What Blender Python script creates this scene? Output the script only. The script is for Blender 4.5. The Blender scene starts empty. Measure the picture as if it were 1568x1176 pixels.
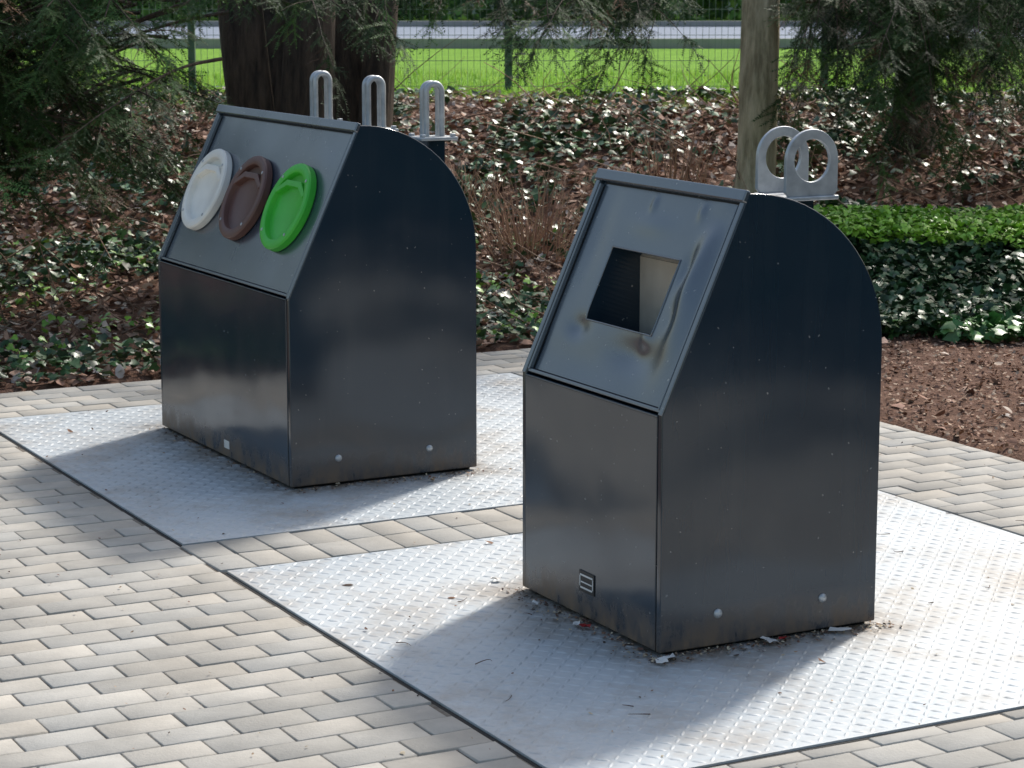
import bpy, bmesh, math, random
import numpy as np
from mathutils import Vector, Matrix
R=np.random.default_rng(7); random.seed(7)
sc=bpy.context.scene
YAW=math.radians(28); CA,SA=math.cos(YAW),math.sin(YAW)
P0=(0.3924,5.985); Q0=(-0.7731,8.0106)
def loc2w(a,b): # a along width, b along depth
    return (P0[0]-SA*a+CA*b, P0[1]+CA*a+SA*b)
def w2loc(x,y):
    dx=x-P0[0]; dy=y-P0[1]
    return -SA*dx+CA*dy, CA*dx+SA*dy

# ---------------------------------------------------------------- helpers
def link(o,parent=None):
    sc.collection.objects.link(o)
    if parent: o.parent=parent
    return o
def empty(name,loc=(0,0,0),rz=0):
    e=bpy.data.objects.new(name,None); e.location=loc; e.rotation_euler=(0,0,rz); e.empty_display_size=.2
    return link(e)
def tri_obj(name,V,F,mat,col=None,parent=None,smooth=False):
    V=np.asarray(V,dtype=np.float32); F=np.asarray(F,dtype=np.int32)
    me=bpy.data.meshes.new(name)
    me.vertices.add(len(V)); me.vertices.foreach_set('co',V.ravel())
    me.loops.add(F.size); me.loops.foreach_set('vertex_index',F.ravel())
    me.polygons.add(len(F)); me.polygons.foreach_set('loop_start',np.arange(len(F),dtype=np.int32)*F.shape[1])
    if smooth: me.polygons.foreach_set('use_smooth',np.ones(len(F),dtype=bool))
    me.update(calc_edges=True)
    if col is not None:
        at=me.attributes.new('col','FLOAT_COLOR','FACE')
        c=np.ones((len(F),4),dtype=np.float32); c[:,:3]=col
        at.data.foreach_set('color',c.ravel())
    me.materials.append(mat)
    return link(bpy.data.objects.new(name,me),parent)
def py_obj(name,V,F,mats,parent=None,smooth=False,midx=None):
    me=bpy.data.meshes.new(name); me.from_pydata([tuple(v) for v in V],[],F)
    for m in (mats if isinstance(mats,list) else [mats]): me.materials.append(m)
    if midx is not None: me.polygons.foreach_set('material_index',midx)
    if smooth: me.polygons.foreach_set('use_smooth',[True]*len(F))
    me.update()
    return link(bpy.data.objects.new(name,me),parent)
def bevel(o,w=.004,seg=2,ang=30):
    m=o.modifiers.new('bev','BEVEL'); m.width=w; m.segments=seg; m.limit_method='ANGLE'; m.angle_limit=math.radians(ang)
    m.harden_normals=False
    return o
def extrude_profile(name,prof,y0,y1,mat,parent,bev=.004,skip=()):
    n=len(prof); V=[(x,y0,z) for x,z in prof]+[(x,y1,z) for x,z in prof]
    F=[list(range(n)), list(range(2*n-1,n-1,-1))]
    for i in range(n):
        if i in skip: continue
        j=(i+1)%n; F.append([i,i+n,j+n,j])
    o=py_obj(name,V,F,mat,parent)
    bm=bmesh.new(); bm.from_mesh(o.data); bmesh.ops.recalc_face_normals(bm,faces=bm.faces); bm.to_mesh(o.data); bm.free()
    o.data.polygons.foreach_set('use_smooth',[True]*len(o.data.polygons))
    if bev: bevel(o,bev)
    m=o.modifiers.new('wn','WEIGHTED_NORMAL'); m.keep_sharp=False
    return o
def box(name,c,s,mat,parent,bev=.002,M=None):
    V=[]; 
    for dx in(-.5,.5):
        for dy in(-.5,.5):
            for dz in(-.5,.5):
                p=Vector((c[0]+dx*s[0],c[1]+dy*s[1],c[2]+dz*s[2]))
                V.append(M@p if M else p)
    F=[[0,1,3,2],[4,6,7,5],[0,4,5,1],[2,3,7,6],[0,2,6,4],[1,5,7,3]]
    o=py_obj(name,V,F,mat,parent)
    if bev: bevel(o,bev)
    return o
def tube(pts,rad,n=8,cap=True):
    pts=[Vector(p) for p in pts]; V=[];F=[]
    up=Vector((0,0,1))
    prev=None
    for i,p in enumerate(pts):
        d=(pts[min(i+1,len(pts)-1)]-pts[max(i-1,0)]).normalized()
        if prev is None:
            u=d.cross(Vector((.3,.9,.2)) if abs(d.z)>.9 else up).normalized()
        else:
            u=(prev-d*prev.dot(d)).normalized()
        prev=u; v=d.cross(u)
        r=rad[i] if hasattr(rad,'__len__') else rad
        for k in range(n):
            t=2*math.pi*k/n; V.append(p+u*math.cos(t)*r+v*math.sin(t)*r)
    for i in range(len(pts)-1):
        for k in range(n):
            a=i*n+k;b=i*n+(k+1)%n; F.append([a,b,b+n,a+n])
    return V,F
def lathe(prof,n=48):
    V=[];F=[]
    for r,z in prof:
        for k in range(n):
            t=2*math.pi*k/n; V.append((r*math.cos(t),r*math.sin(t),z))
    for i in range(len(prof)-1):
        for k in range(n):
            a=i*n+k;b=i*n+(k+1)%n; F.append([a,b,b+n,a+n])
    V.append((0,0,prof[-1][1])); c=len(V)-1; o=(len(prof)-1)*n
    for k in range(n): F.append([o+k,o+(k+1)%n,c])
    return V,F

# ---------------------------------------------------------------- materials
def newmat(name):
    m=bpy.data.materials.new(name); m.use_nodes=True; nt=m.node_tree
    b=nt.nodes['Principled BSDF']; return m,nt,b
def N(nt,t,**k):
    n=nt.nodes.new(t)
    for a,v in k.items(): setattr(n,a,v)
    return n
def noise(nt,scale,detail=4,rough=.55,coord='Object',vec=None):
    n=N(nt,'ShaderNodeTexNoise'); n.inputs['Scale'].default_value=scale; n.inputs['Detail'].default_value=detail; n.inputs['Roughness'].default_value=rough
    if vec is None:
        tc=N(nt,'ShaderNodeTexCoord'); vec=tc.outputs[coord]
    nt.links.new(vec,n.inputs['Vector']); return n.outputs['Fac']
def ramp(nt,fac,stops):
    r=N(nt,'ShaderNodeValToRGB'); nt.links.new(fac,r.inputs['Fac'])
    e=r.color_ramp.elements
    e[0].position=stops[0][0]; e[0].color=(*stops[0][1],1)
    e[1].position=stops[-1][0]; e[1].color=(*stops[-1][1],1)
    for p,c in stops[1:-1]:
        x=e.new(p); x.color=(*c,1)
    return r.outputs['Color']
def gray(a): return (a,a,a)
def mix(nt,f,a,b,bt='MIX'):
    m=N(nt,'ShaderNodeMix',data_type='RGBA',blend_type=bt)
    for s,v in ((m.inputs[0],f),(m.inputs[6],a),(m.inputs[7],b)):
        if hasattr(v,'is_linked'): nt.links.new(v,s)
        elif isinstance(v,(int,float)): s.default_value=v
        else: s.default_value=(*v,1)
    return m.outputs[2]
def math_(nt,op,a,b=None):
    m=N(nt,'ShaderNodeMath',operation=op)
    for s,v in ((m.inputs[0],a),(m.inputs[1],b)):
        if v is None: continue
        if hasattr(v,'is_linked'): nt.links.new(v,s)
        else: s.default_value=v
    return m.outputs[0]
def bump(nt,b,h,strength=.3,dist=.01):
    n=N(nt,'ShaderNodeBump'); n.inputs['Strength'].default_value=strength; n.inputs['Distance'].default_value=dist
    nt.links.new(h,n.inputs['Height']); nt.links.new(n.outputs['Normal'],b.inputs['Normal']); return n
def flat(name,c,rough=.5,metal=0,coat=0):
    m,nt,b=newmat(name)
    col=mix(nt,ramp(nt,noise(nt,9,3),[(.3,gray(.85)),(.7,gray(1.0))]),(0,0,0),c,'MIX')
    nt.links.new(col,b.inputs['Base Color']); b.inputs['Roughness'].default_value=rough; b.inputs['Metallic'].default_value=metal
    return m
def paint(name,c=(.012,.026,.041),ior=1.72,r0=.11,r1=.20,dusty=True,bs=.7,streak=.07):
    m,nt,b=newmat(name)
    tc=N(nt,'ShaderNodeTexCoord'); mp=N(nt,'ShaderNodeMapping'); mp.inputs['Scale'].default_value=(14,14,1.2)
    nt.links.new(tc.outputs['Object'],mp.inputs['Vector'])
    st=ramp(nt,noise(nt,1.0,3,.6,vec=mp.outputs['Vector']),[(.52,gray(0)),(.8,gray(streak))])
    c=mix(nt,st,c,(.11,.12,.12))
    sp=ramp(nt,noise(nt,75,1,.5),[(.755,gray(0)),(.775,gray(.6))])
    c=mix(nt,sp,c,(.35,.35,.33))
    rr=ramp(nt,noise(nt,5,3),[(.3,gray(r0)),(.75,gray(r1))])
    if dusty:
        sx=N(nt,'ShaderNodeSeparateXYZ'); nt.links.new(tc.outputs['Object'],sx.inputs[0])
        mr=N(nt,'ShaderNodeMapRange'); mr.inputs[1].default_value=.01; mr.inputs[2].default_value=.13; mr.inputs[3].default_value=1; mr.inputs[4].default_value=0
        nt.links.new(sx.outputs['Z'],mr.inputs[0])
        mp2=N(nt,'ShaderNodeMapping'); mp2.inputs['Scale'].default_value=(10,10,5); nt.links.new(tc.outputs['Object'],mp2.inputs['Vector'])
        mm=N(nt,'ShaderNodeMath',operation='MULTIPLY'); nt.links.new(mr.outputs[0],mm.inputs[0])
        nt.links.new(ramp(nt,noise(nt,1,6,.75,vec=mp2.outputs['Vector']),[(.38,gray(.05)),(.60,gray(1))]),mm.inputs[1])
        c=mix(nt,mm.outputs[0],c,(.20,.135,.085))
        rr=mix(nt,mm.outputs[0],rr,(.8,.8,.8))
    nt.links.new(c,b.inputs['Base Color'])
    nt.links.new(rr,b.inputs['Roughness'])
    b.inputs['IOR'].default_value=ior
    bump(nt,b,noise(nt,2.6,1,.3),bs,.02)
    return m
M_paint=paint('anthracite_paint')
M_panel=paint('anthracite_paint_sky_sheen',(.030,.048,.072),2.5,.20,.30,False,.4,.0)  # same paint, base colour and IOR raised to stand in for sky sheen
M_seam=flat('dark_gap',(.008,.009,.01),.8)
M_galv,nt,b=newmat('galvanised_steel')
nt.links.new(ramp(nt,noise(nt,18,4),[(.3,(.38,.40,.42)),(.7,(.62,.64,.65))]),b.inputs['Base Color'])
b.inputs['Metallic'].default_value=.5; b.inputs['Roughness'].default_value=.42
M_inner,nt,b=newmat('chute_drum_steel')
nt.links.new(ramp(nt,noise(nt,5,4),[(.3,(.36,.32,.26)),(.7,(.62,.57,.49))]),b.inputs['Base Color'])
b.inputs['Metallic'].default_value=.1; b.inputs['Roughness'].default_value=.35
M_white=flat('white_plastic',(.90,.88,.81),.42); M_brown=flat('brown_plastic',(.14,.068,.055),.42); M_green=flat('green_plastic',(.06,.55,.045),.40)
M_black=flat('black_plastic',(.015,.015,.015),.5)
M_paper=flat('paper',(.8,.78,.74),.8); M_red=flat('red_plastic',(.5,.03,.03),.5)
def attrmat(name,rough=.6,transl=0.0,nscale=0,spec=.5,bmp=0,lo=.75,hi=1.2):
    m,nt,b=newmat(name)
    a=N(nt,'ShaderNodeAttribute'); a.attribute_name='col'
    c=a.outputs['Color']
    if nscale: c=mix(nt,1.0,c,ramp(nt,noise(nt,nscale,5,.65),[(.3,gray(lo)),(.7,gray(hi))]),'MULTIPLY')
    nt.links.new(c,b.inputs['Base Color']); b.inputs['Roughness'].default_value=rough; b.inputs['Specular IOR Level'].default_value=spec
    if transl:
        t=N(nt,'ShaderNodeBsdfTranslucent'); nt.links.new(c,t.inputs['Color'])
        ms=N(nt,'ShaderNodeMixShader'); ms.inputs[0].default_value=transl
        nt.links.new(b.outputs[0],ms.inputs[1]); nt.links.new(t.outputs[0],ms.inputs[2])
        nt.links.new(ms.outputs[0],nt.nodes['Material Output'].inputs['Surface'])
    if bmp: bump(nt,b,noise(nt,90,2,.7),.5,bmp)
    return m
M_brick=attrmat('concrete_paver',.88,nscale=4,spec=.25,bmp=.003,lo=.78,hi=1.10)
M_needle=attrmat('yew_needles',.6,.22,spec=.22)
M_leaf=attrmat('dry_leaves',.8,0,spec=.3)
M_ivy=attrmat('ivy_leaves',.36,0,spec=.45)
M_stem=attrmat('dry_stems',.8,0,spec=.2)
def bark(name,c1,c2):
    m,nt,b=newmat(name)
    tc=N(nt,'ShaderNodeTexCoord'); mp=N(nt,'ShaderNodeMapping'); mp.inputs['Scale'].default_value=(9,9,1.6)
    nt.links.new(tc.outputs['Object'],mp.inputs['Vector'])
    f=noise(nt,2.2,5,.68,vec=mp.outputs['Vector'])
    nt.links.new(ramp(nt,f,[(.35,c1),(.65,c2)]),b.inputs['Base Color']); b.inputs['Roughness'].default_value=.9
    bump(nt,b,f,.9,.03); return m
M_barkdark=bark('yew_bark',(.032,.024,.018),(.12,.085,.06)); M_barklight=bark('light_bark',(.26,.215,.13),(.66,.56,.38))
M_sand,nt,b=newmat('joint_sand'); nt.links.new(ramp(nt,noise(nt,40,3),[(.3,(.12,.10,.08)),(.7,(.24,.21,.17))]),b.inputs['Base Color']); b.inputs['Roughness'].default_value=.95

# ---------------------------------------------------------------- terrain
def ss(t): t=np.clip(t,0,1); return t*t*(3-2*t)
def H(x,y):
    h=.86*ss((y-12.0)/5.2)
    h=h+.22*np.exp(-((y-13.0)/.75)**2)*ss((x-.9)/.8)
    h=h+.025*np.sin(3.1*x+1.7*y)*np.sin(2.3*y-1.1*x)*ss((y-11.3)/2)*ss((18-y)/1.5)
    return h
def Hg(x,y):
    a,b=w2loc(x,y)
    ins=(a<4.75)&(b<2.55)
    return np.where(ins,-.06,H(x,y)+.0)
def axis(lo,hi,st,far):
    c=np.arange(lo,hi+1e-6,st); o=[];p=st
    x=hi
    while x<far: p*=1.35; x+=p; o.append(x)
    o2=[];p=st;x=lo
    while x>-far: p*=1.35; x-=p; o2.append(x)
    return np.array(o2[::-1]+list(c)+o)
xs=axis(-7,7,.1,400); ys=axis(7,19,.1,400)
X,Y=np.meshgrid(xs,ys); Z=Hg(X,Y)
nx,ny=len(xs),len(ys)
V=np.stack([X.ravel(),Y.ravel(),Z.ravel()],1)
I=np.arange(nx*ny).reshape(ny,nx)
F=np.stack([I[:-1,:-1].ravel(),I[:-1,1:].ravel(),I[1:,1:].ravel(),I[1:,:-1].ravel()],1)
M_ground,nt,b=newmat('ground_soil_grass')
g=N(nt,'ShaderNodeNewGeometry'); sx=N(nt,'ShaderNodeSeparateXYZ'); nt.links.new(g.outputs['Position'],sx.inputs[0])
soil=ramp(nt,noise(nt,14,6,.75,vec=g.outputs['Position']),[(.3,(.085,.048,.035)),(.5,(.18,.100,.070)),(.72,(.29,.185,.13))])
grass=ramp(nt,noise(nt,3.5,6,.75,vec=g.outputs['Position']),[(.3,(.15,.30,.035)),(.6,(.24,.46,.055)),(.75,(.34,.50,.09))])
ad=N(nt,'ShaderNodeMath',operation='MULTIPLY_ADD'); nt.links.new(noise(nt,1.5,3,vec=g.outputs['Position']),ad.inputs[0]); ad.inputs[1].default_value=1.2; nt.links.new(sx.outputs['Y'],ad.inputs[2])
mr=N(nt,'ShaderNodeMapRange'); mr.inputs[1].default_value=17.2; mr.inputs[2].default_value=17.7; nt.links.new(ad.outputs[0],mr.inputs[0])
nt.links.new(mix(nt,mr.outputs[0],soil,grass),b.inputs['Base Color']); b.inputs['Roughness'].default_value=.95; b.inputs['Specular IOR Level'].default_value=.15
bump(nt,b,noise(nt,30,4,.75,vec=g.outputs['Position']),.9,.04)
tri_obj('ground',V,F,M_ground,smooth=True)

M_road,nt,b=newmat('road_asphalt'); nt.links.new(ramp(nt,noise(nt,4,5,vec=None),[(.3,(.16,.20,.27)),(.7,(.22,.265,.34))]),b.inputs['Base Color']); b.inputs['Roughness'].default_value=.8
py_obj('road',[(-80,29,.885),(80,29,.885),(80,39,.885),(-80,39,.885)],[[0,1,2,3]],M_road)
kV=[];kF=[]
for yy in (28.85,39.0):
    o=len(kV)
    for x in(-80,80):
        for y in(yy,yy+.15):
            for z in(.8,.98): kV.append((x,y,z))
    kF+=[[o+i for i in f] for f in [[0,1,3,2],[4,6,7,5],[0,4,5,1],[2,3,7,6],[1,5,7,3]]]
py_obj('road_kerb',kV,kF,flat('kerb_concrete',(.35,.34,.32),.9))

# ---------------------------------------------------------------- pavement
PA=(-.78,1.405); LA=(1.775,4.14); PB=(-.69,1.75)
bV=[];bF=[];bC=[]
def brick(a0,a1,b0,b1,col):
    g=.0022+random.random()*.0012; a0+=g;a1-=g;b0+=g;b1-=g
    if a1-a0<.012 or b1-b0<.012: return
    c=.003; zt=random.gauss(0,.0008); tl=[random.gauss(0,.0007) for _ in range(4)]
    o=len(bV)
    for (a,b) in ((a0,b0),(a0,b1),(a1,b1),(a1,b0)): x,y=loc2w(a,b); bV.append((x,y,-.055))
    for i,(a,b) in enumerate(((a0,b0),(a0,b1),(a1,b1),(a1,b0))): x,y=loc2w(a,b); bV.append((x,y,-.002+zt+tl[i]))
    for i,(a,b) in enumerate(((a0+c,b0+c),(a0+c,b1-c),(a1-c,b1-c),(a1-c,b0+c))): x,y=loc2w(a,b); bV.append((x,y,zt+tl[i]))
    fs=[[8,11,10,9]]
    for i in range(4):
        j=(i+1)%4
        fs.append([i,i+4,j+4,j]); fs.append([i+4,i+8,j+8,j+4])
    for f in fs: bF.append([o+k for k in f]); bC.append(col)
def bcol():
    v=random.uniform(.88,1.08); w=random.uniform(-.012,.012)
    if random.random()<.07: v*=.88
    return (.478*v+w,.455*v,.410*v-w)
def fill(a0,a1,b0,b1,L=.20,W=.113,alongB=True,off=.5):
    if alongB:
        r=0; a=a0
        while a<a1-1e-6:
            e=min(a+W,a1); s=b0-(L*off if r%2 else 0)-random.uniform(0,.014)
            while s<b1-1e-6:
                brick(a,e,max(s,b0),min(s+L,b1),bcol()); s+=L
            a+=W; r+=1
    else:
        b=b0;r=0
        while b<b1-1e-6:
            e=min(b+W,b1); s=a0-(L*off if r%2 else 0)
            while s<a1-1e-6:
                brick(max(s,a0),min(s+L,a1),b,e,bcol()); s+=L
            b+=W;r+=1
fill(-6.5,4.73,-7.5,PB[0]-.01)
fill(PA[1]+.008,LA[0]-.008,PB[0]-.01,PB[1]+.01,L=.177,W=.125,alongB=False,off=0)
fill(LA[1]+.01,4.73,PB[0]-.01,2.53)
fill(-6.5,LA[1]+.01,PB[1]+.01,2.53)
fill(-6.5,PA[0]-.01,PB[0]-.01,PB[1]+.01)
tri_obj('brick_pavement',bV,bF,M_brick,col=np.array(bC))
def rectz(name,a0,a1,b0,b1,z,mat):
    V=[(*loc2w(a,b),z) for a,b in((a0,b0),(a0,b1),(a1,b1),(a1,b0))]
    return py_obj(name,V,[[0,3,2,1]],mat)
rectz('pavement_bedding',-6.5,4.73,-7.5,2.53,-.006,M_sand)
M_asph=flat('asphalt',(.06,.06,.06),.9)
rectz('asphalt_yard',-40,-6.5,-40,2.5,-.02,M_asph); rectz('asphalt_yard.001',-6.5,4.7,-40,-7.5,-.02,M_asph)

# ---------------------------------------------------------------- containers
def container(name,org,yaw,W,D,zf,kx,zt,rx,rz,opening=None,dents=()):
    e=empty(name,(org[0],org[1],0),yaw)
    zb=.012
    arc=[(D-rx+rx*math.sin(t),zt-rz+rz*math.cos(t)) for t in np.linspace(0,math.pi/2,20)]
    prof=[(0,zb),(0,zf),(kx,zt)]
    if arc[0][0]-kx>.004: prof+=arc
    else: prof+=arc[1:]
    prof+=[(D,zb)]
    th=.022
    extrude_profile('side_panel',prof,0,th,M_paint,e,.0035)
    extrude_profile('side_panel_2',prof,W-th,W,M_paint,e,.0035)
    L=math.hypot(kx,zt-zf); S=Vector((kx,0,zt-zf))/L; Nn=Vector((-(zt-zf),0,kx))/L
    i=.006
    bp=[(i,zb+.004),(i,zf-.004),(kx+.02,zt-.012)]+[(D-rx+(rx-i)*math.sin(t),zt-rz+(rz-i)*math.cos(t)) for t in np.linspace(.06,math.pi/2,20)]+[(D-i,zb+.004)]
    n=len(bp)
    V=[(x,th-.001,z) for x,z in bp]+[(x,W-th+.001,z) for x,z in bp]
    F=[[k,k+n,(k+1)%n+n,(k+1)%n] for k in range(n) if k!=1]
    py_obj('body_shell',V,F,M_paint,e,smooth=False)
    box('front_panel',(.001,W/2,(zb+zf)/2),(.006,W-2*th-.004,zf-zb-.004),M_paint,e,.002)
    box('front_fold',(.006,W/2,zf-.004),(.016,W-2*th-.004,.008),M_paint,e,.002)
    box('plinth',(D/2,W/2,.008),(D-.04,W-.04,.016),M_seam,e,0)
    dep=-.012
    a0,a1=th+.002,W-th-.002; t0,t1=.012,L-.012
    def lines(lo,hi,cuts,st):
        pts=[lo]+list(cuts)+[hi]; out=[]
        for p,q in zip(pts[:-1],pts[1:]):
            m=max(2,int((q-p)/st)); out+=list(np.linspace(p,q,m,endpoint=False))
        return out+[hi]
    if opening: oa0,oa1,ot0,ot1=opening; al=lines(a0,a1,(oa0,oa1),.008); tl=lines(t0,t1,(ot0,ot1),.008)
    else: al=lines(a0,a1,(),.012); tl=lines(t0,t1,(),.012)
    V=[]
    for t in tl:
        for a in al:
            h=dep
            for (da,dt,sa,st_,am) in dents: h+=am*math.exp(-((a-da)/sa)**2-((t-dt)/st_)**2)
            p=S*t+Nn*h; V.append((p.x,a,p.z+zf))
    F=[];m=len(al)
    for j in range(len(tl)-1):
        for i2 in range(m-1):
            if opening and al[i2]>=oa0-1e-6 and al[i2+1]<=oa1+1e-6 and tl[j]>=ot0-1e-6 and tl[j+1]<=ot1+1e-6: continue
            F.append([j*m+i2,j*m+i2+1,(j+1)*m+i2+1,(j+1)*m+i2])
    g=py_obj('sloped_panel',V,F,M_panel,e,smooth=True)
    bm=bmesh.new(); bm.from_mesh(g.data); bmesh.ops.recalc_face_normals(bm,faces=bm.faces)
    bm.faces.ensure_lookup_table(); f0=bm.faces[0]
    if f0.normal.dot(Nn)<0: bmesh.ops.reverse_faces(bm,faces=bm.faces)
    bm.to_mesh(g.data); bm.free()
    Mt=Matrix(((S.x,0,Nn.x,0),(0,1,0,0),(S.z,0,Nn.z,zf),(0,0,0,1)))
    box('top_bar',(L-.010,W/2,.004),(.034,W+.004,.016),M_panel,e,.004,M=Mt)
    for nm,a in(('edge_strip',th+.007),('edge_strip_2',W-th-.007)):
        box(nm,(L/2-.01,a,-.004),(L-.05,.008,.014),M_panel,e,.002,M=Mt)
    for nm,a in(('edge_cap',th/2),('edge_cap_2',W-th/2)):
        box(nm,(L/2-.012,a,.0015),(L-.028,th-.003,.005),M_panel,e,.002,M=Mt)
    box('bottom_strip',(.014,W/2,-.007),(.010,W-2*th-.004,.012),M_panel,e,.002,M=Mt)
    for nm,a in(('gap_strip',th+.0125),('gap_strip_2',W-th-.0125)):
        box(nm,(L/2-.01,a,-.0112),(L-.06,.003,.002),M_seam,e,0,M=Mt)
    box('gap_strip_3',(.021,W/2,-.0112),(.004,W-2*th-.03,.002),M_seam,e,0,M=Mt)
    box('gap_strip_4',(L-.029,W/2,-.0112),(.004,W-2*th-.03,.002),M_seam,e,0,M=Mt)
    return e,S,Nn,L,Mt
W2,D2=.785,.70
dents=[(.110,.34,.045,.17,.024),(.165,.40,.025,.05,-.009),(.14,.26,.03,.05,-.008),(.11,.54,.05,.04,-.006),
 (.60,.175,.05,.03,-.010),(.28,.14,.12,.045,-.014),(.24,.185,.03,.03,.008),(.42,.50,.10,.03,.004),(.45,.56,.014,.022,.005),(.2,.56,.014,.022,.005),(.68,.42,.05,.14,-.005),(.42,.08,.3,.06,-.006)]
op=(.215,.58,.20,.42)
e2,S,Nn,L,Mt=container('waste_container',P0,math.radians(27.5),W2,D2,.652,.257,1.225,.443,.435,opening=op,dents=dents)
def dh(a,t): return sum(am*math.exp(-((a-da)/sa)**2-((t-dt)/st_)**2) for (da,dt,sa,st_,am) in dents)
def P(a,t,h=None):
    if h is None: h=-.012+dh(a,t)
    p=S*t+Nn*h; return Vector((p.x,a,p.z+.652))
oa0,oa1,ot0,ot1=op; bx=.262
ring=[(a,ot0) for a in np.linspace(oa1,oa0,24)]+[(oa0,t) for t in np.linspace(ot0,ot1,18)[1:]]+[(a,ot1) for a in np.linspace(oa0,oa1,24)[1:]]+[(oa1,t) for t in np.linspace(ot1,ot0,18)[1:-1]]
n=len(ring)
# throat tapers inwards like a hopper
ca=(oa0+oa1)/2
def inner(a,t):
    p=P(a,t); return Vector((bx,ca+(p.y-ca)*.90,p.z-.03 if t>ot0+.1 else p.z-.045))
Vt=[P(a,t) for a,t in ring]+[inner(a,t) for a,t in ring]
py_obj('opening_throat',Vt,[[k,(k+1)%n,(k+1)%n+n,k+n] for k in range(n)],M_paint,e2)
bk=[inner(oa1,ot0),inner(oa0,ot0),inner(oa0,ot1),inner(oa1,ot1)]
py_obj('chute_flap',[v+Vector((-.001,0,0)) for v in bk],[[0,1,2,3]],M_inner,e2)
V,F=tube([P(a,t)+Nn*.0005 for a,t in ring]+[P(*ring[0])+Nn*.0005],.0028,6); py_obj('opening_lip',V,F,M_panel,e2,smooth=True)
def bolts(e,D,lst):
    for i,(x,z) in enumerate(lst):
        V,F=lathe([(.013,0),(.013,.003),(.009,.006),(.004,.009)],16)
        V=[(x+v[0],-v[2],z+v[1]) for v in V]
        py_obj('bolt_%d'%(i+1),V,F,M_galv,e,smooth=True)
bolts(e2,D2,[(.18,.10),(.52,.10)])
box('type_plate',(-.0035,.39,.115),(.003,.085,.06),M_black,e2,.001)
for k,(dy,dz,w,h) in enumerate([(0,.018,.075,.008),(0,-.002,.065,.006),(0,-.018,.07,.008),(.036,0,.004,.05),(-.036,0,.004,.05)]):
    box('type_plate_print_%d'%k,(-.0055,.39+dy,.115+dz),(.0012,w*.95,h*.6),M_paper,e2,0)
pz=1.168; px=.672; py=.39
box('lifting_post',(px,py,.6),(.075,.075,1.12),M_paint,e2,.004)
box('lifting_base',(px,py+.0,pz),(.175,.175,.012),M_galv,e2,.003)
def lug(name,cy,e):
    n=48; ro=.088; ri=.060; zc=.100; t=.013
    out=[];inn=[]
    for k in range(n):
        an=2*math.pi*k/n; c,s=math.cos(an),math.sin(an)
        if s>=0: out.append((ro*c,zc+ro*s))
        else:
            sc1=ro/abs(c) if abs(c)>1e-6 else 9; sc2=zc/abs(s); q=min(sc1,sc2); out.append((q*c,zc+q*s))
        inn.append((ri*c,zc+ri*s))
    V=[]
    for y in(cy-t/2,cy+t/2):
        V+=[(px+x,y,pz+.006+z) for x,z in out]+[(px+x,y,pz+.006+z) for x,z in inn]
    F=[]
    for k in range(n):
        j=(k+1)%n
        F+=[[k,j,n+j,n+k],[2*n+k,3*n+k,3*n+j,2*n+j],[k,2*n+k,2*n+j,j],[n+k,n+j,3*n+j,3*n+k]]
    o=py_obj(name,V,F,M_galv,e); bevel(o,.002,2,40)
lug('lifting_lug',py-.072,e2); lug('lifting_lug_2',py+.072,e2)

W1,D1=1.305,.735
e1,S,Nn,L,Mt=container('glass_recycling_container',Q0,math.radians(28.6),W1,D1,.676,.278,1.27,.457,.457,
     dents=[(.65,.3,.5,.2,-.003),(.2,.5,.1,.05,.002)])
def lid(name,a,mat):
    le=empty(name); le.parent=e1
    base=Matrix(((S.x,0,Nn.x,0),(0,1,0,0),(S.z,0,Nn.z,.676),(0,0,0,1)))
    t=.318
    r=.166
    prof=[(r-.004,-.012),(r,-.008),(r,.014),(r-.004,.020),(r-.012,.022),(r-.030,.022),(r-.036,.019),(r-.040,.000),(r-.046,-.003),(.0,-.003)]
    V,F=lathe(prof,72)
    V=[base@Vector((t+v[0],a+v[1],v[2])) for v in V]
    o=py_obj('lid_disc',V,F,mat,le,smooth=True); m=o.modifiers.new('e','EDGE_SPLIT'); m.split_angle=math.radians(28)
    ip=[(.040,-.118),(.074,-.050),(.074,.050),(.040,.118)]; op_=[(.056,-.126),(.096,-.060),(.096,.060),(.056,.126)]
    pts=ip+op_[::-1]; n=len(pts)
    V=[base@Vector((t+x,a+y,-.003)) for x,y in pts]+[base@Vector((t+x,a+y,.0215)) for x,y in pts]
    F=[[k,(k+1)%n,(k+1)%n+n,k+n] for k in range(n)]
    F=[[n,n+1,2*n-2,2*n-1],[n+1,n+2,2*n-3,2*n-2],[n+2,n+3,2*n-4,2*n-3]]+F
    o=py_obj('lid_handle',V,F,mat,le); bevel(o,.002)
    for k in range(4):
        an=math.pi/4+k*math.pi/2
        V,F=lathe([(.006,0),(.006,.002),(.003,.003)],12)
        V=[base@Vector((t+.145*math.cos(an)+v[0],a+.145*math.sin(an)+v[1],.022+v[2])) for v in V]
        py_obj('lid_screw_%d'%(k+1),V,F,M_galv,le)
lid('green_lid',.30,M_green); lid('brown_lid',.70,M_brown); lid('white_lid',1.095,M_white)
bolts(e1,D1,[(.18,.10),(.54,.10)])
box('type_plate',(-.0035,.60,.06),(.003,.05,.03),M_paper,e1,.001)
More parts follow.
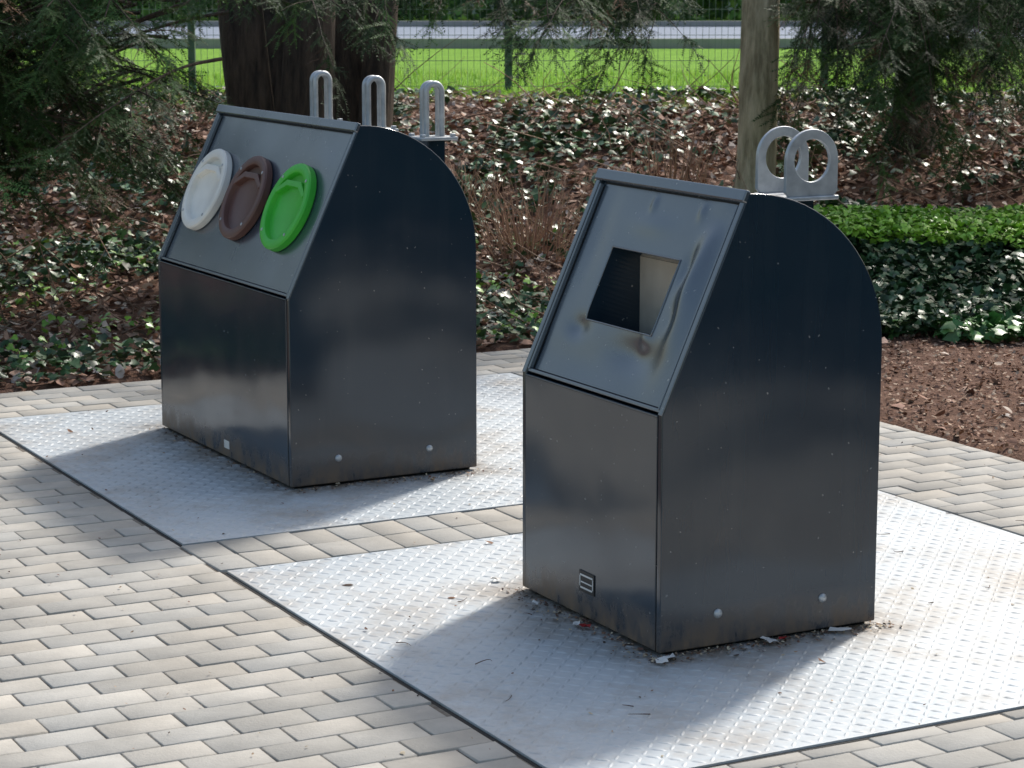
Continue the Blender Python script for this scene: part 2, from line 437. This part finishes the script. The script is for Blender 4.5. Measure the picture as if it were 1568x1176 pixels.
for i,a in enumerate((.16,.65,1.14)):
    x0=.64; z0=1.205
    s='' if i==0 else '_%d'%(i+1)
    box('lifting_post'+s,(x0,a,.62),(.07,.07,1.16),M_paint,e1,.004)
    box('lifting_base'+s,(x0,a,z0),(.15,.12,.012),M_galv,e1,.003)
    zc=.165; r=.031
    for q,dy in enumerate((-.016,.016)):
        pts=[(x0-r,a+dy,z0)]+[(x0-r,a+dy,z0+zc*.5)]+[(x0+r*math.cos(t),a+dy,z0+zc+r*math.sin(t)) for t in np.linspace(math.pi,0,14)]+[(x0+r,a+dy,z0+zc*.5),(x0+r,a+dy,z0)]
        V,F=tube(pts,.0105,10); py_obj('lifting_hook%s_%s'%(s,'ab'[q]),V,F,M_galv,e1,smooth=True)
    for q,(dx,dy) in enumerate(((.06,.045),(-.06,.045),(.06,-.045),(-.06,-.045))):
        box('hook_nut%s_%d'%(s,q),(x0+dx,a+dy,z0+.011),(.018,.018,.012),M_galv,e1,.003)

# ---------------------------------------------------------------- tread plates (with grime gathered round the containers)
def treadmat(name,cont,W,D):
    m,nt,b=newmat(name)
    c=ramp(nt,noise(nt,1.3,3,.6),[(.3,(.43,.485,.525)),(.7,(.57,.61,.63))])
    fine=ramp(nt,noise(nt,45,2,.7),[(.35,gray(.0)),(.7,gray(.5))])
    c=mix(nt,fine,c,(.63,.645,.65))
    d=ramp(nt,noise(nt,1.7,7,.74),[(.47,gray(0)),(.64,gray(.65))])
    c=mix(nt,d,c,(.35,.30,.245))
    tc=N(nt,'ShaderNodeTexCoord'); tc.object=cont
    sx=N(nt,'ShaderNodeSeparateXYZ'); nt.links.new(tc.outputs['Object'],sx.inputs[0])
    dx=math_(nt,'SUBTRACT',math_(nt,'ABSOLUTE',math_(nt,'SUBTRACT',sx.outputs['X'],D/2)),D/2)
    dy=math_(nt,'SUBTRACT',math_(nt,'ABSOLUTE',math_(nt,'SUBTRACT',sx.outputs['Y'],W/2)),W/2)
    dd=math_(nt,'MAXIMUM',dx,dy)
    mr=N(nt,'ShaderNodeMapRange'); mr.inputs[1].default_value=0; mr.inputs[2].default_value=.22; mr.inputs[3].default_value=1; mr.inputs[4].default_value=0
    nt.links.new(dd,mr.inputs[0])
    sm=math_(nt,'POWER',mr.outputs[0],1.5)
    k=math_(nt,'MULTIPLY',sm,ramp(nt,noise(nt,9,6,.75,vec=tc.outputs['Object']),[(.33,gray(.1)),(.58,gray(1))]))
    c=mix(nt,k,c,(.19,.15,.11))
    nt.links.new(c,b.inputs['Base Color'])
    b.inputs['Roughness'].default_value=.55
    b.inputs['Metallic'].default_value=.12
    return m
def tread_plate(name,a0,a1,b0,b1,M_tread):
    cx=(a0+a1)/2; cb=(b0+b1)/2
    e=empty(name,(*loc2w(cx,cb),0),YAW)
    ha=(a1-a0)/2; hb=(b1-b0)/2
    z=.0015
    box('plate',(0,0,z-.012),(2*hb-.012,2*ha-.012,.024),M_tread,e,.0015)
    box('frame_gap',(0,0,-.022),(2*hb+.012,2*ha+.012,.034),M_seam,e,0)
    L=.020;w=.005;hh=.0036
    tV=np.array([(-L,0,0),(-L*.45,-w,0),(L*.45,-w,0),(L,0,0),(L*.45,w,0),(-L*.45,w,0),(-L*.55,0,hh),(L*.55,0,hh)])
    tF=[(0,1,6),(1,2,7),(1,7,6),(2,3,7),(3,4,7),(4,5,6),(4,6,7),(5,0,6)]
    p=.038
    gx=np.arange(-hb+.03,hb-.02,p); gy=np.arange(-ha+.03,ha-.02,p)
    Vs=[];Fs=[];k=0
    for i,x in enumerate(gx):
        for j,y in enumerate(gy):
            t=math.pi/4 if (i+j)%2 else -math.pi/4
            c,s=math.cos(t),math.sin(t)
            q=tV.copy(); q[:,0]=tV[:,0]*c-tV[:,1]*s+x; q[:,1]=tV[:,0]*s+tV[:,1]*c+y; q[:,2]+=z
            q[6:,2]-=R.uniform(0,.0016)
            Vs.append(q); Fs.append(np.array(tF)+k*8); k+=1
    tri_obj('treads',np.concatenate(Vs),np.concatenate(Fs),M_tread,parent=e)
    return e
tread_plate('steel_tread_plate',PA[0],PA[1],PB[0],PB[1],treadmat('tread_plate_steel',e2,W2,D2))
tread_plate('steel_tread_plate',LA[0],LA[1],PB[0],PB[1],treadmat('tread_plate_steel_b',e1,W1,D1))

# ---------------------------------------------------------------- instancing engine
def rotmats(yaw,pitch,roll):
    cy,sy=np.cos(yaw),np.sin(yaw); cp,sp=np.cos(pitch),np.sin(pitch); cr,sr=np.cos(roll),np.sin(roll)
    z=np.zeros_like(cy); o=np.ones_like(cy)
    Rz=np.array([[cy,-sy,z],[sy,cy,z],[z,z,o]]).transpose(2,0,1)
    Ry=np.array([[cp,z,sp],[z,o,z],[-sp,z,cp]]).transpose(2,0,1)
    Rx=np.array([[o,z,z],[z,cr,-sr],[z,sr,cr]]).transpose(2,0,1)
    return Rz@Ry@Rx
def scatter(templates,pos,yaw,pitch,roll,scale,col):
    Vs=[];Fs=[];Cs=[];off=0
    n=len(pos); pick=R.integers(0,len(templates),n); Rm=rotmats(yaw,pitch,roll)
    for k,(tv,tf,tc) in enumerate(templates):
        idx=np.where(pick==k)[0]
        if not len(idx): continue
        v=np.einsum('nij,vj->nvi',Rm[idx],tv)*scale[idx][:,None,None]+pos[idx][:,None,:]
        f=tf[None]+(np.arange(len(idx))*len(tv))[:,None,None]+off
        c=col[idx][:,None,:]*tc[None]
        Vs.append(v.reshape(-1,3)); Fs.append(f.reshape(-1,3)); Cs.append(c.reshape(-1,3)); off+=len(idx)*len(tv)
    return np.concatenate(Vs),np.concatenate(Fs),np.concatenate(Cs)
def spray(rng,nl=6,st=.013,nw=.0050,nlen=.029):
    V=[];F=[];C=[]
    def run(p0,ang,L,curve):
        n=int(L/st)
        for i in range(n+1):
            s=i*st
            p=np.array([p0[0]+math.cos(ang)*s,p0[1]+math.sin(ang)*s,p0[2]-curve*s*s])
            fr=1-.45*(s/L)
            for sd in(-1,1):
                a=ang+sd*math.radians(rng.uniform(42,62)); l=nlen*fr*rng.uniform(.8,1.1)
                d=np.array([math.cos(a),math.sin(a),rng.uniform(-.4,.3)])*l
                t=np.array([math.cos(ang),math.sin(ang),0])*nw
                k=len(V); V.extend([p-t,p+t,p+d]); F.append((k,k+1,k+2)); C.append([rng.uniform(.7,1.3)]*3)
            if i==n:
                k=len(V); q=np.array([-math.sin(ang),math.cos(ang),0])*.004
                V.extend([p-q,p+q,p+np.array([math.cos(ang),math.sin(ang),-.1])*.025]); F.append((k,k+1,k+2)); C.append([1.5]*3)
        k=len(V); q=np.array([-math.sin(ang),math.cos(ang),0])*.0022
        e=np.array([p0[0]+math.cos(ang)*L,p0[1]+math.sin(ang)*L,p0[2]-curve*L*L]); p0=np.array(p0)
        V.extend([p0-q,p0+q,e]); F.append((k,k+1,k+2)); C.append([1.6,.8,.9])
    L=rng.uniform(.20,.30); cv=rng.uniform(.4,2.2)
    run((0,0,0),0,L,cv)
    for i in range(nl):
        s=L*(.1+.75*i/nl)+rng.uniform(-.01,.01); sd=1 if i%2 else -1
        run((s,0,-cv*s*s),sd*math.radians(rng.uniform(30,60)),(.13*(1-s/L)+.04)*rng.uniform(.7,1.3),cv*rng.uniform(.8,3))
    return np.array(V),np.array(F),np.array(C)
sprays=[spray(R,int(R.integers(3,6))) for _ in range(9)]
coarse=[spray(R,4,.028,.010,.036) for _ in range(3)]
class Tree:
    def __init__(s): s.pos=[];s.yaw=[];s.pit=[];s.rol=[];s.sca=[];s.col=[];s.tV=[];s.tF=[]
    def tube(s,pts,rad,n=5):
        V,F=tube(pts,rad,n); o=len(s.tV); s.tV+=V; s.tF+=[[k+o for k in f] for f in F]
    def branch(s,st,az,el,length,droop,r0=.015,step=.075,sc=1.0,hang=.5,bare=.25,tone=1.0,sub=True,skip=.22):
        p=Vector(st); d=Vector((math.cos(az)*math.cos(el),math.sin(az)*math.cos(el),math.sin(el)))
        pts=[p.copy()]; n=int(length/step); t=0
        btone=tone*random.choice((.5,.7,.9,1.1,1.6))
        for i in range(n):
            d.z-=droop*step*random.uniform(.5,1.5); d.x+=random.gauss(0,.05); d.y+=random.gauss(0,.05); d.normalize()
            p=p+d*step; pts.append(p.copy()); t=i/n
            if p.z<.12: break
            if t>bare:
                for sd in(-1,1):
                    if random.random()<skip: continue
                    a=math.atan2(d.y,d.x)+sd*random.uniform(.4,1.2)
                    s.add(p,a,random.uniform(.1,.9)*hang+ .15,sc*random.uniform(.5,1.05)*(1-.35*t),btone)
                if sub and random.random()<.22 and t<.85:
                    s.branch(p,math.atan2(d.y,d.x)+random.choice((-1,1))*random.uniform(.4,1.1),random.uniform(-.7,.1),length*(1-t)*random.uniform(.35,.6),droop*1.3,r0*.45,step,sc*.9,hang,.05,tone,False,skip)
        s.add(p,math.atan2(d.y,d.x),-d.z*.8+.1,sc,btone)
        m=len(pts); s.tube(pts,[r0*(1-.85*i/m) for i in range(m)],5)
    def add(s,p,a,pit,sca,tone):
        s.pos.append(tuple(p)); s.yaw.append(a); s.pit.append(pit); s.rol.append(random.gauss(0,.35)); s.sca.append(sca)
        g=random.random(); v=random.uniform(.65,1.3)*tone
        c=(.036+.045*g,.082+.080*g,.027+.014*g)
        if random.random()<.03: c=(.18,.11,.06)
        s.col.append([x*v for x in c])
    def finish(s,parent,tmpl,barkm):
        V,F,C=scatter(tmpl,np.array(s.pos),np.array(s.yaw),np.array(s.pit),np.array(s.rol),np.array(s.sca),np.array(s.col))
        tri_obj('foliage',V,F,M_needle,C,parent)
        py_obj('branches',s.tV,s.tF,barkm,parent,smooth=True)
def trunk(parent,name,base,top,r0,r1,mat,n=20,wob=.12,lob=.18):
    b=Vector(base);t=Vector(top);V=[];F=[];m=26
    ph=random.uniform(0,6)
    for i in range(m+1):
        k=i/m; c=b.lerp(t,k)+Vector((math.sin(k*5+ph)*wob,math.cos(k*4+ph)*wob,0))*k; r=r0+(r1-r0)*k**.7
        if k<.08: r*=1+(.08-k)*5
        for j in range(n):
            a=2*math.pi*j/n; rr=r*(1+lob*math.sin(3*a+ph+k*2)+lob*.5*math.sin(7*a+ph*2-k*3)+random.gauss(0,.02))
            V.append((c.x+rr*math.cos(a),c.y+rr*math.sin(a),c.z))
    for i in range(m):
        for j in range(n): F.append([i*n+j,i*n+(j+1)%n,(i+1)*n+(j+1)%n,(i+1)*n+j])
    py_obj(name,V,F,mat,parent,smooth=True)
rnd=random.uniform
y1=empty('yew_tree',(0,0,0))
for i,(x,y,r,tx,ty) in enumerate([(-1.40,13.2,.15,-1.7,13.5),(-1.14,13.0,.17,-1.05,13.3),(-.80,13.2,.11,-.55,13.7),(-.98,13.4,.19,-.9,14.2),(-1.27,13.5,.16,-1.4,14.4)]):
    trunk(y1,'stem_%d'%(i+1),(x,y,H(x,y)-.1),(tx,ty,5.5),r,r*.45,M_barkdark)
T=Tree()
for i in range(58):
    x=rnd(-2.7,-1.5); y=rnd(12.2,13.2)
    T.branch((x,y,rnd(1.2,2.2)),math.radians(rnd(185,262)),rnd(-.3,.15),rnd(1.2,2.2),rnd(.2,.45),.011,hang=.7)
for i in range(24):
    T.branch((rnd(-1.5,.5),rnd(11.8,13.0),rnd(1.74,2.05)),math.radians(rnd(-140,-30)),rnd(-.4,-.02),rnd(.5,1.1),rnd(.4,.9),.006,hang=1.1,bare=.05,sc=.8,skip=.32,tone=.75)
T.finish(y1,sprays,M_barkdark)
y2=empty('yew_tree',(0,0,0))
trunk(y2,'stem_1',(1.44,13.9,H(1.44,13.9)-.1),(1.52,14.2,5.5),.125,.09,M_barklight,wob=.02,lob=.05)
T=Tree()
for i in range(21):
    T.branch((rnd(.1,1.05),rnd(11.9,13.4),rnd(1.74,2.05)),math.radians(rnd(-140,-70)),rnd(-.45,-.02),rnd(.5,1.1),rnd(.4,.9),.006,hang=1.1,bare=.05,sc=.8,skip=.32,tone=.75)
for i in range(9):
    T.branch((rnd(1.3,1.9),rnd(13.2,13.7),rnd(1.8,2.05)),math.radians(rnd(-100,-30)),rnd(-.2,.05),rnd(.4,.8),rnd(.4,.8),.006,hang=1.0,bare=.05,sc=.75,skip=.4,tone=.8)
T.finish(y2,sprays,M_barkdark)
y3=empty('yew_tree',(0,0,0))
for i,(x,y,r,tx) in enumerate([(2.62,15.4,.13,2.9),(3.3,14.2,.13,3.8)]):
    trunk(y3,'stem_%d'%(i+1),(x,y,H(x,y)-.1),(tx,y+.2,5.5),r,r*.5,M_barkdark)
T=Tree()
for i in range(95):
    T.branch((rnd(1.75,3.3),rnd(13.7,15.6),rnd(1.7,2.25)),math.radians(rnd(-110,-30)),rnd(-1.0,-.15),rnd(.7,1.4),rnd(.3,.8),.007,hang=1.1,bare=.05,tone=.75,skip=.28)
T.finish(y3,sprays,M_barkdark)
y4=empty('yew_tree',(0,0,0))
trunk(y4,'stem_1',(-4.4,13.0,H(-4.4,13)-.1),(-4.2,13.2,5.5),.24,.12,M_barkdark)
T=Tree()
for i in range(52):
    T.branch((-3.7+rnd(-.4,.8),12.8+rnd(-.9,.4),rnd(.9,2.2)),math.radians(rnd(-85,0)),rnd(-.2,.15),rnd(1.3,2.4),rnd(.15,.4),.011,hang=.6,skip=.2)
T.finish(y4,sprays,M_barkdark)
for tr,cx,cy,k in((y1,-1.2,15.6,14),(y2,1.5,16.4,8),(y3,3.2,16.4,11),(y4,-4.3,15.8,9)):
    T=Tree()
    for i in range(k):
        z=rnd(2.8,6.5)
        T.branch((cx+rnd(-.2,.2),cy+rnd(-.2,.2),z),rnd(0,6.283),rnd(0,.4),rnd(1.2,2.3)*(1.25-z/9),.2,.03,step=.2,sc=2.4,hang=.5,bare=.25)
    T.finish(tr,coarse,M_barkdark)

# ---------------------------------------------------------------- litter, ivy
def leaf_t(curl,kind):
    if kind=='dry':
        o=[(-.5,0),(-.2,-.28),(.2,-.26),(.55,0),(.2,.26),(-.2,.28)]
    else:
        o=[(-.35,0),(-.42,-.32),(-.05,-.5),(.1,-.28),(.6,0),(.1,.28),(-.05,.5),(-.42,.32)]
    V=[(0,0,0)]+[(x,y,curl*(x*x+1.5*y*y)+R.uniform(-.05,.05)) for x,y in o]
    n=len(o); F=[(0,1+i,1+(i+1)%n) for i in range(n)]
    C=[[R.uniform(.85,1.15)]*3 for _ in F]
    return np.array(V),np.array(F),np.array(C)
dry=[leaf_t(c,'dry') for c in(.5,-.4,.8,.2,-.7)]; ivy=[leaf_t(c,'ivy') for c in(-.25,.2,-.4)]
def pal(n,cols,var=.25):
    c=np.array(cols)[R.integers(0,len(cols),n)]; return c*R.uniform(1-var,1+var,(n,1))
def outside(x,y,m=.0):
    a,b=w2loc(x,y); return (a>4.73+m)|(b>2.53+m)
def nz(x,y,s,ph=0):
    return (np.sin(s*x+ph)*np.cos(s*1.3*y-ph*2)+np.sin(s*1.9*x-s*.8*y+ph*3)+np.sin(s*.6*x+s*2.1*y+ph))/3
n=38000
x=R.uniform(-5.0,5.0,n); y=R.uniform(9.0,17.9,n)
k=outside(x,y,.03)&~((x>1.1)&(y<13.3)&(R.random(n)>.05)); 
k&=~((nz(x,y,1.7,1.)>.18)&(R.random(n)<.6))
x=x[k];y=y[k];n=len(x)
pos=np.stack([x,y,H(x,y)+R.uniform(.0,.035,n)],1)
V,F,C=scatter(dry,pos,R.uniform(0,6.28,n),R.normal(0,.45,n),R.normal(0,.45,n),R.uniform(.035,.085,n),
   pal(n,[(.48,.32,.24),(.38,.22,.15),(.56,.43,.33),(.26,.15,.11),(.64,.53,.44),(.44,.29,.22),(.58,.50,.44),(.32,.18,.13)]))
tri_obj('leaf_litter',V,F,M_leaf,C)
P_=[];Cc=[];Sc=[]
def addivy(n,x0,x1,y0,y1,fn,cols,s0,s1,zz=(.02,.10)):
    x=R.uniform(x0,x1,n); y=R.uniform(y0,y1,n); k=fn(x,y)&outside(x,y,.04); x=x[k];y=y[k];m=len(x)
    P_.append(np.stack([x,y,H(x,y)+R.uniform(*zz,m)],1)); Cc.append(pal(m,cols,.3)); Sc.append(R.uniform(s0,s1,m))
dk=[(.040,.092,.033),(.055,.120,.045),(.034,.068,.032),(.075,.145,.055)]
addivy(24000,1.0,4.6,11.3,13.5,lambda x,y: y>11.45+.1*np.sin(3*x),dk,.035,.065,(.02,.13))
addivy(8500,1.0,4.6,12.68,13.25,lambda x,y: np.ones_like(x,bool),[(.36,.60,.07),(.27,.50,.06),(.42,.66,.10)],.03,.05,(.10,.17))
def near(x,y): 
    d=y-(11.342+.5318*(x-.3924)); return (d<1.0+.5*nz(x,y,1.3,.4))
addivy(17000,-4.6,1.2,8.6,13.2,lambda x,y: near(x,y)&(R.random(len(x))<.75),dk,.035,.065)
addivy(5000,-4.6,1.2,8.6,13.6,lambda x,y: nz(x,y,3.3,2.)>.1,[(.24,.44,.06),(.18,.36,.05)],.03,.05,(.05,.12))
addivy(24000,-5,5,12.3,17.4,lambda x,y: nz(x,y,1.7,1.)>.17,dk+[(.10,.19,.10),(.13,.24,.08)],.04,.075,(.02,.09))
addivy(8000,-5,5,12.3,17.4,lambda x,y: nz(x,y,2.9,.3)>-.2,dk+[(.10,.19,.10)],.04,.07,(.03,.09))
addivy(3800,1.25,4.6,10.9,11.75,lambda x,y: (y>11.22+.1*np.sin(4*x))&(nz(x,y,5,0)>-.1),[(.07,.19,.05),(.11,.25,.07)],.05,.09,(.02,.10))
pos=np.concatenate(P_); C0=np.concatenate(Cc); S0=np.concatenate(Sc); n=len(pos)
V,F,C=scatter(ivy,pos,R.uniform(0,6.28,n),R.normal(0,.45,n)+.1,R.normal(0,.45,n),S0,C0)
tri_obj('ivy_ground_cover',V,F,M_ivy,C)
n=12000
x=R.uniform(1.0,4.5,n); y=R.uniform(8.2,11.6,n); k=outside(x,y,.02); x=x[k];y=y[k];n=len(x)
V,F,C=scatter(dry,np.stack([x,y,H(x,y)+R.uniform(.003,.015,n)],1),R.uniform(0,6.28,n),R.normal(0,.4,n),R.normal(0,.4,n),R.uniform(.010,.03,n)*np.where(R.random(n)<.02,2.2,1),pal(n,[(.28,.150,.10),(.17,.088,.06),(.38,.24,.16),(.44,.32,.23)]))
tri_obj('bark_mulch',V,F,M_leaf,C)
tv=[];tf=[];tcol=[]
def stick(p,q,r,c,bend=.0,n=4,m=4):
    p=Vector(p);q=Vector(q); mid=Vector((random.gauss(0,bend),random.gauss(0,bend),random.gauss(0,bend*.4)))
    pts=[p.lerp(q,i/m)+mid*math.sin(math.pi*i/m) for i in range(m+1)]
    V,F=tube(pts,[r*(1-.6*i/m) for i in range(m+1)],n); o=len(tv); tv.extend(V); tf.extend([[k+o for k in f] for f in F]); tcol.extend([c]*len(F))
def flush(name):
    global tv,tf,tcol
    tri_obj(name,[tuple(v) for v in tv],tf,M_stem,np.array(tcol)); tv=[];tf=[];tcol=[]
for cx,cy,nn,hh in((.1,13.4,110,.55),(-.35,14.3,60,.4),(1.0,14.6,50,.5),(3.2,12.9,25,.4)):
    for i in range(nn):
        a=rnd(0,6.28); s=rnd(.02,.22); x=cx+math.cos(a)*s; y=cy+math.sin(a)*s
        z=float(H(x,y)); stick((x,y,z-.02),(x+math.cos(a)*rnd(.02,.25),y+math.sin(a)*.2,z+rnd(.4,1)*hh),.004,(.48,.32,.22) if random.random()<.6 else (.32,.19,.14),.03)
flush('dry_grass_tuft')
for i in range(700):
    x=rnd(-5,5); y=rnd(11.4,17)
    if not outside(x,y,.1) or (x>1 and y<13.3): continue
    z=float(H(x,y)); a=rnd(0,6.28); l=rnd(.2,.9)
    stick((x,y,z+.02),(x+math.cos(a)*l,y+math.sin(a)*l*.6,z+rnd(.03,.55)),rnd(.003,.006),(.2,.13,.095) if random.random()<.6 else (.40,.26,.19),.08)
flush('fallen_twigs')
n=1500
a=R.uniform(-.9,4.4,n); b=R.uniform(-1.6,2.4,n); q=R.random(n)
k1=q<.30; k2=(q>=.30)&(q<.50); k3=(q>=.5)&(q<.62); k4=(q>=.62)&(q<.70)
e=lambda m:-np.abs(R.normal(0,.035,m))
a[k1]=e(k1.sum())+.0; b[k1]=R.uniform(-.05,.75,k1.sum())
a[k2]=R.uniform(-.05,.8,k2.sum()); b[k2]=e(k2.sum())
qa,qb=w2loc(*Q0)
a[k3]=qa+e(k3.sum()); b[k3]=qb+R.uniform(0,.75,k3.sum())
a[k4]=qa+R.uniform(0,1.3,k4.sum()); b[k4]=qb+e(k4.sum())
x,y=loc2w(a,b)
V,F,C=scatter(dry,np.stack([x,y,np.full(n,.006)],1),R.uniform(0,6.28,n),R.normal(0,.25,n),R.normal(0,.25,n),R.uniform(.004,.014,n)*np.where(R.random(n)<.04,2.6,1),pal(n,[(.24,.13,.08),(.15,.08,.06),(.42,.30,.20),(.09,.06,.045),(.5,.42,.3)]))
tri_obj('plate_debris',V,F,M_leaf,C)
for i in range(34):
    a_=rnd(-.7,1.2);b_=rnd(.9,1.9) if i<26 else rnd(-.6,0); x,y=loc2w(a_,b_); t=rnd(0,6.28); l=rnd(.02,.06)
    stick((x,y,.007),(x+math.cos(t)*l,y+math.sin(t)*l,.01),.0015,(.12,.075,.055),.008)
flush('small_twigs')
for i,(a_,b_,sx_,sy_,mt) in enumerate([(-.04,.0,.055,.03,M_paper),(-.06,-.03,.03,.02,M_paper),(-.03,.33,.05,.03,M_paper),(-.035,.37,.022,.015,M_red),(-.035,.56,.06,.025,M_paper),(.33,-.04,.03,.025,M_red),(.36,-.05,.03,.02,M_paper),(.9,-.02,.03,.02,M_paper),(.6,-.05,.025,.015,M_paper)]):
    x,y=loc2w(a_,b_); t=rnd(0,3)
    V=[];g=4
    for u in range(g):
        for v in range(g):
            p=((u/3-.5)*sx_,(v/3-.5)*sy_); V.append((x+p[0]*math.cos(t)-p[1]*math.sin(t),y+p[0]*math.sin(t)+p[1]*math.cos(t),.009+rnd(0,.010)))
    F=[[u*g+v,u*g+v+1,(u+1)*g+v+1,(u+1)*g+v] for u in range(3) for v in range(3)]
    py_obj('paper_scrap',V,F,mt,smooth=True)

# ---------------------------------------------------------------- added hedge, unseen right of the frame, to darken reflections in the containers
n=9000
a=R.uniform(-6.5,.8,n); hh=np.where(a>-1.8,1.35,2.6); z=R.uniform(.02,1,n)*hh
b=3.9+R.normal(0,1,n)*.12+np.where(R.random(n)<.5,-.38,.38)*(1-.5*z/hh)+.12*np.sin(a*3); 
x,y=loc2w(a,b)
V,F,C=scatter(ivy,np.stack([x,y,z],1),R.uniform(0,6.28,n),R.uniform(-1.4,1.4,n),R.uniform(-1.4,1.4,n),R.uniform(.10,.18,n),pal(n,[(.03,.07,.025),(.045,.10,.03),(.025,.05,.02)],.3))
he2=empty('unseen_reflection_hedge',(0,0,0))
tri_obj('leaves',V,F,M_ivy,C,he2)
tv=[];tf=[];tcol=[]
for i in range(60):
    aa=rnd(-6.4,.7); h=1.1 if aa>-1.8 else 2.3; x,y=loc2w(aa,3.9+rnd(-.1,.1)); x2,y2_=loc2w(aa+rnd(-.3,.3),3.9+rnd(-.3,.3)); stick((x,y,-.02),(x2,y2_,h),.02,(.09,.06,.04),.05)
o=tri_obj('stems',[tuple(v) for v in tv],tf,M_stem,np.array(tcol),he2); tv=[];tf=[];tcol=[]

# ---------------------------------------------------------------- fence
fe=empty('wire_mesh_fence',(0,0,0))
M_fence=flat('fence_green_paint',(.07,.12,.10),.5)
V=[];F=[]
def addbox(x0,x1,y0,y1,z0,z1):
    o=len(V)
    for x in(x0,x1):
        for y in(y0,y1):
            for z in(z0,z1): V.append((x,y,z))
    for f in [[0,1,3,2],[4,6,7,5],[0,4,5,1],[2,3,7,6],[0,2,6,4],[1,5,7,3]]: F.append([o+i for i in f])
for xx in np.arange(-12.53,13,2.5): addbox(xx-.028,xx+.028,18.6,18.65,.7,2.3)
py_obj('posts',V,F,M_fence,fe)
V=[];F=[]
for xx in np.arange(-12.5,12.5,.05): addbox(xx-.0016,xx+.0016,18.570,18.573,.86,2.25)
for zz in np.arange(.9,2.3,.2): addbox(-12.5,12.5,18.58,18.585,zz-.0022,zz+.0022)
py_obj('wires',V,F,flat('fence_wire',(.22,.27,.24),.5,.3),fe)

n=18000
x=R.uniform(-4.6,4.6,n); y=17.0+R.random(n)**1.5*5
tb=[(np.array([(0,-.08,0),(0,.08,0),(.25,0,1)]),np.array([(0,1,2)]),np.array([[1,1,1.]])),(np.array([(0,-.07,0),(0,.07,0),(-.4,0,.8)]),np.array([(0,1,2)]),np.array([[1.2,1.1,1.]]))]
V,F,C=scatter(tb,np.stack([x,y,H(x,y)-.01],1),R.uniform(0,6.28,n),R.normal(0,.2,n),R.normal(0,.2,n),R.uniform(.04,.09,n),pal(n,[(.22,.42,.045),(.28,.50,.06),(.36,.52,.10)]))
tri_obj('grass_verge',V,F,attrmat('grass_blades',.6,.3),C)

n=18000
x=R.uniform(-11,11,n); z=R.uniform(0,1,n)**.8*3.2*(1+.15*np.sin(x*1.3)); y=46+R.normal(0,.45,n)+.5*np.sin(x*2.1)
V,F,C=scatter(ivy,np.stack([x,y,.85+z],1),R.uniform(0,6.28,n),R.uniform(-1.5,1.5,n),R.uniform(-1.5,1.5,n),R.uniform(.15,.3,n),pal(n,[(.10,.20,.06),(.15,.28,.07),(.20,.34,.12),(.06,.12,.05)],.35))
tri_obj('hedge',V,F,M_needle,C)
he=empty('white_house',(0,0,0))
box('walls',(2,56,3.8),(22,8,6),flat('render_white',(.6,.58,.55),.9),he,0)
Mw=flat('window_glass',(.04,.05,.06),.1)
for i,xx in enumerate(np.arange(-7,12,2.6)):
    for j,zz in enumerate((2.6,5.2)): box('window_%d_%d'%(i,j),(xx,51.99,zz),(1.2,.06,1.4),Mw,he,0)
V=[(-9.4,51.6,6.8),(13.4,51.6,6.8),(13.4,60.4,6.8),(-9.4,60.4,6.8),(-9.4,56,9.6),(13.4,56,9.6)]
py_obj('roof',V,[[0,1,5,4],[2,3,4,5],[0,4,3],[1,2,5],[0,3,2,1]],flat('roof_tiles',(.15,.06,.04),.8),he)

# ---------------------------------------------------------------- light
w=bpy.data.worlds.new('World'); sc.world=w; w.use_nodes=True; nt=w.node_tree
sky=nt.nodes.new('ShaderNodeTexSky'); sky.sky_type='NISHITA'; sky.sun_disc=False
EL=math.radians(43); dx,dy=.50,.866
sky.sun_elevation=EL; sky.sun_rotation=math.atan2(dx,dy); sky.dust_density=3.5; sky.air_density=1.5; sky.ozone_density=1.5
bg=nt.nodes['Background']; nt.links.new(sky.outputs[0],bg.inputs[0]); bg.inputs[1].default_value=.15
s=bpy.data.lights.new('sun','SUN'); s.energy=3.6; s.angle=math.radians(4.5); s.color=(1,.96,.90)
so=bpy.data.objects.new('sun',s); link(so)
sd=Vector((dx*math.cos(EL),dy*math.cos(EL),math.sin(EL))); so.rotation_euler=sd.to_track_quat('Z','Y').to_euler(); so.location=(5,10,12)
cam=bpy.data.cameras.new('camera'); co=bpy.data.objects.new('camera',cam); link(co)
co.location=(0,0,1.8); co.rotation_euler=(math.radians(90-10.04),0,0)
cam.lens=82.1; cam.sensor_width=36; cam.clip_end=1500; cam.clip_start=.05
cam.dof.use_dof=True; cam.dof.focus_distance=7.2; cam.dof.aperture_fstop=13
sc.camera=co
sc.view_settings.view_transform='Standard'; sc.view_settings.look='None'; sc.view_settings.exposure=0; sc.view_settings.gamma=1
